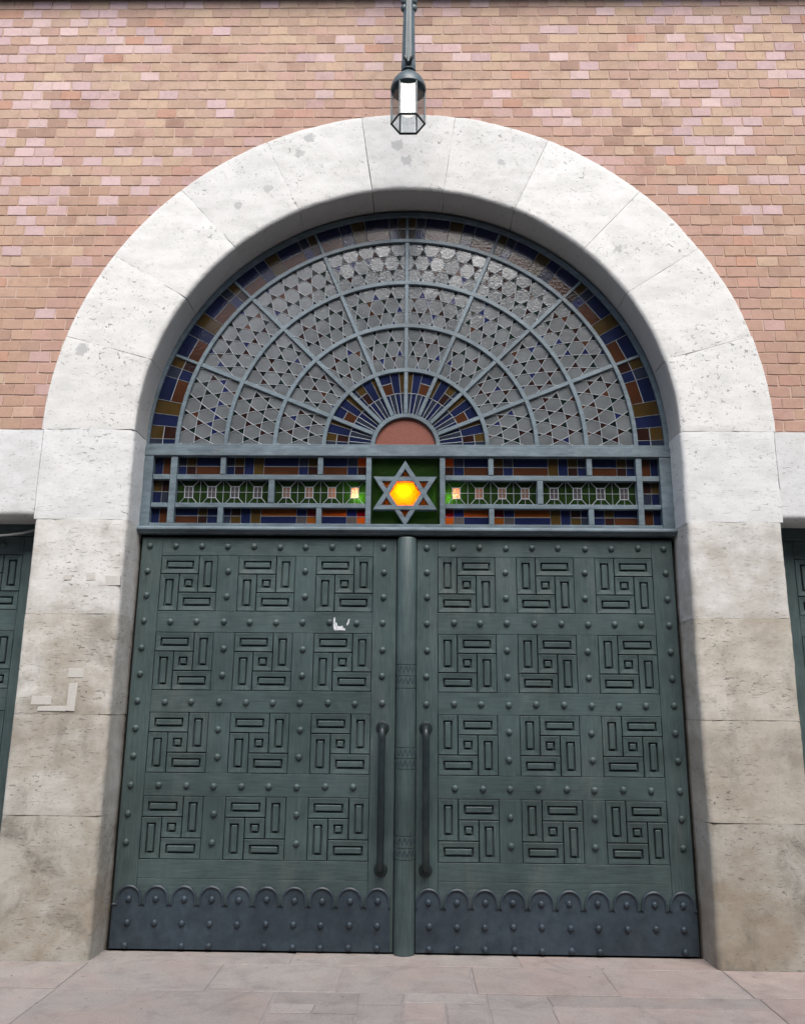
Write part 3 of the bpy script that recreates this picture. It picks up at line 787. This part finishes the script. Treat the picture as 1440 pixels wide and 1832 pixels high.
# ------------------------------------------------------------------ fanlight
YG = .016; CW = .0062
fan = root('fanlight', 'half round stained glass fanlight with radiating bars and star lattice panes', 'window')
FX, FZ = -.008, 3.5296
RR = [.2485, .6229, .9973, 1.3717, 1.7461]; ROUT = 1.990
PT = lambda r, t: (FX+r*math.cos(t), FZ+r*math.sin(t))
def arc_bar(r0, r1, yf, yb, name='arc_bar', n_=56, c=.003):
    v = []; f = []
    prof = [(r0, yb), (r0, yf+c), (r0+c, yf), (r1-c, yf), (r1, yf+c), (r1, yb)]; k = len(prof)
    for i in range(n_+1):
        t = PI*i/n_
        for r, y in prof: x, z = PT(r, t); v.append((x, y, z))
    for i in range(n_):
        for j in range(k): j2 = (j+1) % k; f.append([i*k+j, i*k+j2, (i+1)*k+j2, (i+1)*k+j])
    f.append(list(range(k))[::-1]); f.append([n_*k+j for j in range(k)])
    return mk(name, v, f, M['frame'], fan)
for i, r in enumerate(RR): arc_bar(r-.0165, r+.0165, -.006, .06)
arc_bar(1.960, 2.0, -.006, .07, 'outer_frame')
for k in range(1, 8):
    t = PI*k/8; d = (math.cos(t), math.sin(t))
    for ra_, rb_, hw_, yf_ in ((RR[0]+.0175, RR[4]-.0175, .0152, -.0035), (RR[4]+.0175, 1.959, .0115, .004)):
        nn = (-d[1]*hw_, d[0]*hw_); a = PT(ra_, t); b = PT(rb_, t)
        slab('radial_bar', [(a[0]-nn[0], a[1]-nn[1]), (b[0]-nn[0], b[1]-nn[1]), (b[0]+nn[0], b[1]+nn[1]), (a[0]+nn[0], a[1]+nn[1])], yf_, .058, M['frame'], fan, .003)
bar(-1.99, 1.99, 3.523, 3.5405, -.012, 'bottom_bar', .002, .07, fan)
came = MB(); tri_mb = MB()
tri_cols = ['dgreen', 'dbrown', 'blue', 'smoke', 'dbrown', 'brown', 'white']
tmats = [G[c] for c in tri_cols]
sect = PI/8
def polar_poly(pts): return [PT(r, t) for r, t in pts]
for si in range(8):
    t0 = si*sect
    for bi, N_ in ((1, 3), (2, 4), (3, 5)):
        ra, rb = RR[bi], RR[bi+1]; rh = (rb-ra)/3
        def UV(u, vv): return PT(ra+rh*vv, t0+sect*u/N_)
        for row in range(3):
            vc = row+.5
            cen = [i+.5 for i in range(N_)] if row != 1 else [float(i) for i in range(N_+1)]
            for u in cen:
                H = [(u-.5, vc), (u-.25, vc-.5), (u+.25, vc-.5), (u+.5, vc), (u+.25, vc+.5), (u-.25, vc+.5)]
                if 0 < u < N_:
                    P = [UV(*h) for h in H]; pane(P, 'white', fan, 'hexagon_pane', .010)
                    for k in range(6): strip(came, P[k], P[(k+1) % 6])
                else:
                    H = [(min(max(a, 0), N_), b) for a, b in H]; H = [h for i, h in enumerate(H) if h != H[i-1]]
                    P = [UV(*h) for h in H]; vv, f_ = slab_geo(P, YG, YG+.006); tri_mb.add(vv, f_, 6)
                    for k in range(len(P)):
                        a, b = H[k], H[(k+1) % len(P)]
                        if not (a[0] in (0, N_) and a[0] == b[0]): strip(came, P[k], P[(k+1) % len(P)])
                for ut in ((u-.5, u+.5) if u == cen[0] else (u+.5,)):
                    if ut < -1e-6 or ut > N_+1e-6: continue
                    for sg in (-.5, .5):
                        T = [(ut, vc), (ut-.25, vc+sg), (ut+.25, vc+sg)]; T = [(min(max(a, 0), N_), b) for a, b in T]
                        P = [UV(*h) for h in T]; vv, f_ = slab_geo(P, YG, YG+.006, 0, (random.uniform(-.03, .03), random.uniform(-.03, .03)))
                        tri_mb.add(vv, f_, random.choices(range(6), [5, 4, 2, 4, 2, .8])[0])
for si in range(8):   # continuous concentric leads
    pass
tp = tri_mb.build('triangle_panes', None, fan, mats=tmats); tp['kind'] = 'stuff'
# coloured border
b_r = [RR[4]+.01, (RR[4]+.018+1.960)/2, 1.968]
seq1 = [(.08, 'slate', 'navy'), (.14, 'ochre', 'dbrown'), (.13, 'navy', None), (.15, 'ochre', None), (.26, 'navy', 'brown'), (.12, 'slate', 'navy'), (.12, 'ochre', 'dbrown')]
seq2 = [(.26, 'navy', 'brown'), (.13, 'navy', None), (.15, 'ochre', None), (.26, 'navy', 'brown'), (.10, 'slate', 'blue'), (.10, 'ochre', 'dbrown')]
def sector_poly(r0, r1, ta, tb, k=3): return [PT(r0, ta+(tb-ta)*i/k) for i in range(k+1)]+[PT(r1, tb-(tb-ta)*i/k) for i in range(k+1)]
def border(P, c): pane(P, c, fan, 'border_pane', .006)
for si in range(4):
    sq = seq1 if si == 0 else seq2; a = 0.0
    for w_, c1, c2 in sq:
        for mir in (False, True):
            ta, tb = (si+a)*sect, (si+a+w_)*sect
            if mir: ta, tb = PI-tb, PI-ta
            if c2 is None: border(sector_poly(b_r[0], b_r[2], ta, tb), c1)
            else:
                border(sector_poly(b_r[1], b_r[2], ta, tb), c1); border(sector_poly(b_r[0], b_r[1], ta, tb), c2)
                strip(came, PT(b_r[1], ta), PT(b_r[1], tb))
            strip(came, PT(b_r[0], tb), PT(b_r[2], tb)); strip(came, PT(b_r[0], ta), PT(b_r[2], ta))
        a += w_
# inner sunburst
ri = [RR[0]+.008, .437, .53, RR[1]-.008]
secA = [(.24, 'ochre', None), (.30, 'navy', None), (.46, 'navy', 'brown')]
secB = [(.20, 'ochre', None), (.32, 'navy', None), (.28, 'ochre', 'dbrown'), (.20, 'slate', 'navy')]
for si in range(4):
    sq = secB if si % 2 == 0 else secA
    for mir in (False, True):
        a = 0.0
        for w_, c1, c2 in sq:
            ta, tb = (si+1-a)*sect, (si+1-a-w_)*sect
            if mir: ta, tb = PI-ta, PI-tb
            if ta > tb: ta, tb = tb, ta
            if c2 is None: pane(sector_poly(ri[1], ri[3], ta, tb), c1, fan, 'sunburst_pane', .006)
            else:
                pane(sector_poly(ri[2], ri[3], ta, tb), c1, fan, 'sunburst_pane', .006); pane(sector_poly(ri[1], ri[2], ta, tb), c2, fan, 'sunburst_pane', .006)
                strip(came, PT(ri[2], ta), PT(ri[2], tb))
            for t in (ta, tb): strip(came, PT(ri[1], t), PT(ri[3], t))
            a += w_
        for q in range(4):
            ta, tb = (si+q/4)*sect, (si+(q+1)/4)*sect
            if mir: ta, tb = PI-tb, PI-ta
            pane(sector_poly(ri[0], ri[1], ta, tb, 2), ['slate', 'navy', 'slate', 'navy'][(q+si) % 4], fan, 'wedge_pane', .006)
            strip(came, PT(ri[0], ta), PT(ri[1], ta)); strip(came, PT(ri[1], ta), PT(ri[1], tb))
cm = came.build('came_lattice', M['came'], fan); cm['kind'] = 'stuff'
slab('sun_disc', [PT(RR[0]-.01, PI*i/24) for i in range(25)], .02, .03, M['sunburst'], fan)

# ------------------------------------------------------------------ hall behind the glass and the lamp hanging in it
v = [(-2.6, .1, 0), (2.6, .1, 0), (2.6, 4, 0), (-2.6, 4, 0), (-2.6, .1, 6.2), (2.6, .1, 6.2), (2.6, 4, 6.2), (-2.6, 4, 6.2)]
n = NT('hall_plaster'); M['hall'] = n.done((.10, .09, .08), .9)
hall = struct(mk('hall_interior', v, [[0, 1, 2, 3], [4, 7, 6, 5], [1, 2, 6, 5], [2, 3, 7, 6], [3, 0, 4, 7]], M['hall']))
lamp = root('hanging_lamp', 'lit hanging lamp glowing behind the amber centre of the star', 'lamp', (-.02, .090, 3.185))
n = NT('lit_bulb'); em = n.node('ShaderNodeEmission'); em.inputs[0].default_value = (1, .78, .42, 1); em.inputs[1].default_value = 170; n.l(em.outputs[0], n.out.inputs[0]); M['bulb'] = n.mat
n = NT('small_lit_bulb'); em = n.node('ShaderNodeEmission'); em.inputs[0].default_value = (1, .85, .55, 1); em.inputs[1].default_value = 650; n.l(em.outputs[0], n.out.inputs[0]); M['bulb2'] = n.mat
v, f = lathe_geo([(.004, -.035), (.022, -.03), (.034, -.012), (.036, .004), (.028, .024), (.016, .036), (.015, .05)], 14); mk('bulb', v, f, M['bulb'], lamp, True)
v, f = lathe_geo([(.018, .048), (.018, .09), (.006, .095), (.006, 2.6)], 10); mk('stem', v, f, M['iron'], lamp, True)
for s in (-1, 1):
    v, f = tube_geo([(0, 0, .08), (s*.15, .02, .07), (s*.31, .0, .02), (s*.335, -.02, -.02)], .006, 6); mk('arm', v, f, M['iron'], lamp, True)
    v, f = lathe_geo([(.003, -.022), (.015, -.016), (.018, 0), (.012, .016), (.008, .024)], 12, 'Z', (s*.335, .006, -.055)); mk('bulb', v, f, M['bulb2'], lamp, True)

# ------------------------------------------------------------------ lantern
LX, LY, LZ = .003, -.85, 5.697
lan = root('hanging_lantern', 'dark grey six sided lantern with white lamp hanging before the arch', 'lantern', (LX, LY, LZ))
RH = .121; LH = .30
hexv = [(RH*math.cos(PI*k/3), RH*math.sin(PI*k/3)) for k in range(6)]
for k in range(6):
    x, y = hexv[k]; v, f = tube_geo([(x, y, 0), (x*1.0, y*1.0, LH)], .0065, 6); mk('frame_bar', v, f, M['lampmetal'], lan)
v, f = tube_geo([(x, y, 0) for x, y in hexv], .0085, 6, True); mk('bottom_ring', v, f, M['iron'], lan)
n = NT('lantern_glass'); tb_ = n.node('ShaderNodeBsdfTransparent'); tb_.inputs[0].default_value = (.70, .74, .77, 1); gl = n.node('ShaderNodeBsdfGlossy'); gl.inputs['Roughness'].default_value = .06
mx = n.node('ShaderNodeMixShader'); mx.inputs[0].default_value = .09; n.l(tb_.outputs[0], mx.inputs[1]); n.l(gl.outputs[0], mx.inputs[2]); n.l(mx.outputs[0], n.out.inputs[0]); M['clear'] = n.mat
for k in range(6):
    (x0, y0), (x1, y1) = hexv[k], hexv[(k+1) % 6]
    mk('glass_pane', [(x0*.97, y0*.97, .004), (x1*.97, y1*.97, .004), (x1*.97, y1*.97, LH), (x0*.97, y0*.97, LH)], [[0, 1, 2, 3]], M['clear'], lan)
v, f = lathe_geo([(.02, .395), (.07, .375), (.102, .345), (.118, .290), (.124, .274), (.130, .280), (.129, .305), (.112, .350), (.085, .385), (.058, .412), (.040, .420), (.040, .440)], 24); mk('cap', v, f, M['lampmetal'], lan, True)
v, f = lathe_geo([(.038, .438), (.044, .446), (.038, .456), (.020, .46), (.018, .47)], 14); mk('collar', v, f, M['lampmetal'], lan, True)
n = NT('opal_lamp'); n.b.inputs['Emission Color'].default_value = (1, .97, .92, 1); n.b.inputs['Emission Strength'].default_value = .35; M['opal'] = n.done((.85, .85, .85), .3)
v, f = lathe_geo([(.044, .088), (.050, .092), (.051, .225), (.047, .255), (.036, .278), (.014, .288)], 18); mk('opal_bulb', v, f, M['opal'], lan, True)
# hanger: tapered octagonal post that meets the bracket above the picture
HZ = 2.25
v = []; f = []; pr = [(.056, .44), (.057, .47), (.053, .52), (.0455, .95), (.046, .96), (.0455, .97), (.044, 1.2), (.042, HZ)]
for r, z in pr:
    for k in range(8): a = PI/8+PI*k/4; v.append((r*math.cos(a), r*math.sin(a), z))
for i in range(len(pr)-1):
    for k in range(8): f.append([i*8+k, i*8+(k+1) % 8, (i+1)*8+(k+1) % 8, (i+1)*8+k])
f.append(list(range(8))[::-1]); f.append([(len(pr)-1)*8+k for k in range(8)])
hg = mk('hanger', v, f, M['lampmetal'], lan)
for z in (.99, 1.05, 1.11, 1.17, 1.23):
    for s in (-1, 1):
        v, f = lathe_geo([(.020, -.02), (.026, -.008), (.026, .008), (.020, .02)], 10, 'Z', (s*.036, -.012, z)); mk('bead', v, f, M['lampmetal'], hg, True)
v, f = tube_geo([(0, 0, .45), (0, -.058, .48), (0, -.06, .9), (0, -.052, 1.3)], .008, 6, radii=[.01, .010, .006, .005]); mk('front_rib', v, f, M['lampmetal'], hg, True)
for s in (-1, 1):
    v, f = tube_geo([(0, -.05, .455), (s*.012, -.068, .47), (s*.024, -.075, .50), (s*.030, -.07, .525)], .008, 6, radii=[.006, .011, .014, .006]); mk('leaf_ornament', v, f, M['iron'], lan, True)
v, f = tube_geo([(0, 0, HZ-.03), (0, .3, HZ), (0, .62, HZ)], .032, 8); mk('bracket_arm', v, f, M['lampmetal'], lan)
v, f = lathe_geo([(.10, -.03), (.10, .01), (.07, .03)], 16, 'Y', (0, .60, HZ)); mk('wall_plate', v, f, M['lampmetal'], lan)

# ------------------------------------------------------------------ houses across the street (behind the camera; seen in the glass, and they shade the lower wall)
n = NT('street_plaster'); w = n.world(); M['plaster'] = n.done(n.mix(n.noise(w, 1.2, 5), (.11, .105, .095), (.15, .145, .13)), .9)
n = NT('street_window'); M['swin'] = n.done((.03, .035, .04), .1)
def street_house(x0, x1, h, y=-9.0):
    o = mk('street_frontage', [(x0, y, 0), (x1, y, 0), (x1, y, h), (x0, y, h), (x0, y-8, 0), (x1, y-8, 0), (x1, y-8, h), (x0, y-8, h)],
           [[0, 1, 2, 3][::-1], [4, 5, 6, 7], [3, 2, 6, 7], [0, 3, 7, 4], [1, 5, 6, 2]], M['plaster']); struct(o)
    z = 1.0
    while z+2 < h:
        x = x0+1
        while x+1.2 < x1: slab('window', rect(x, x+1.1, z, z+1.8), y+.03, y-.02, M['swin'], o); x += 2.4
        z += 3.3
street_house(-13, -2.3, 8.6); street_house(-2.2, 14, 10.2)

# ------------------------------------------------------------------ loose grit on the paving
gb = MB(); rg = random.Random(3)
for i in range(260):
    x = rg.uniform(-2.6, 2.6); y = -.02-abs(rg.gauss(0, .25)) if abs(x) < 1.95 else -.29-abs(rg.gauss(0, .2)); r = rg.uniform(.002, .006)
    P = [(x+r*math.cos(t+rg.uniform(-.5, .5)), y+r*math.sin(t), .0005) for t in (0, 2.1, 4.2)]+[(x, y, .001+r*rg.uniform(.5, 1))]
    gb.add(P, [[0, 1, 3], [1, 2, 3], [2, 0, 3], [0, 2, 1]])
n = NT('grit'); M['grit'] = n.done(n.mix(n.noise(n.world(), 40, 1), (.10, .09, .08), (.62, .60, .56)), .9)
go = gb.build('grit', M['grit']); go['kind'] = 'stuff'; go['label'] = 'loose grit scattered along the foot of the gate'; go['category'] = 'grit'
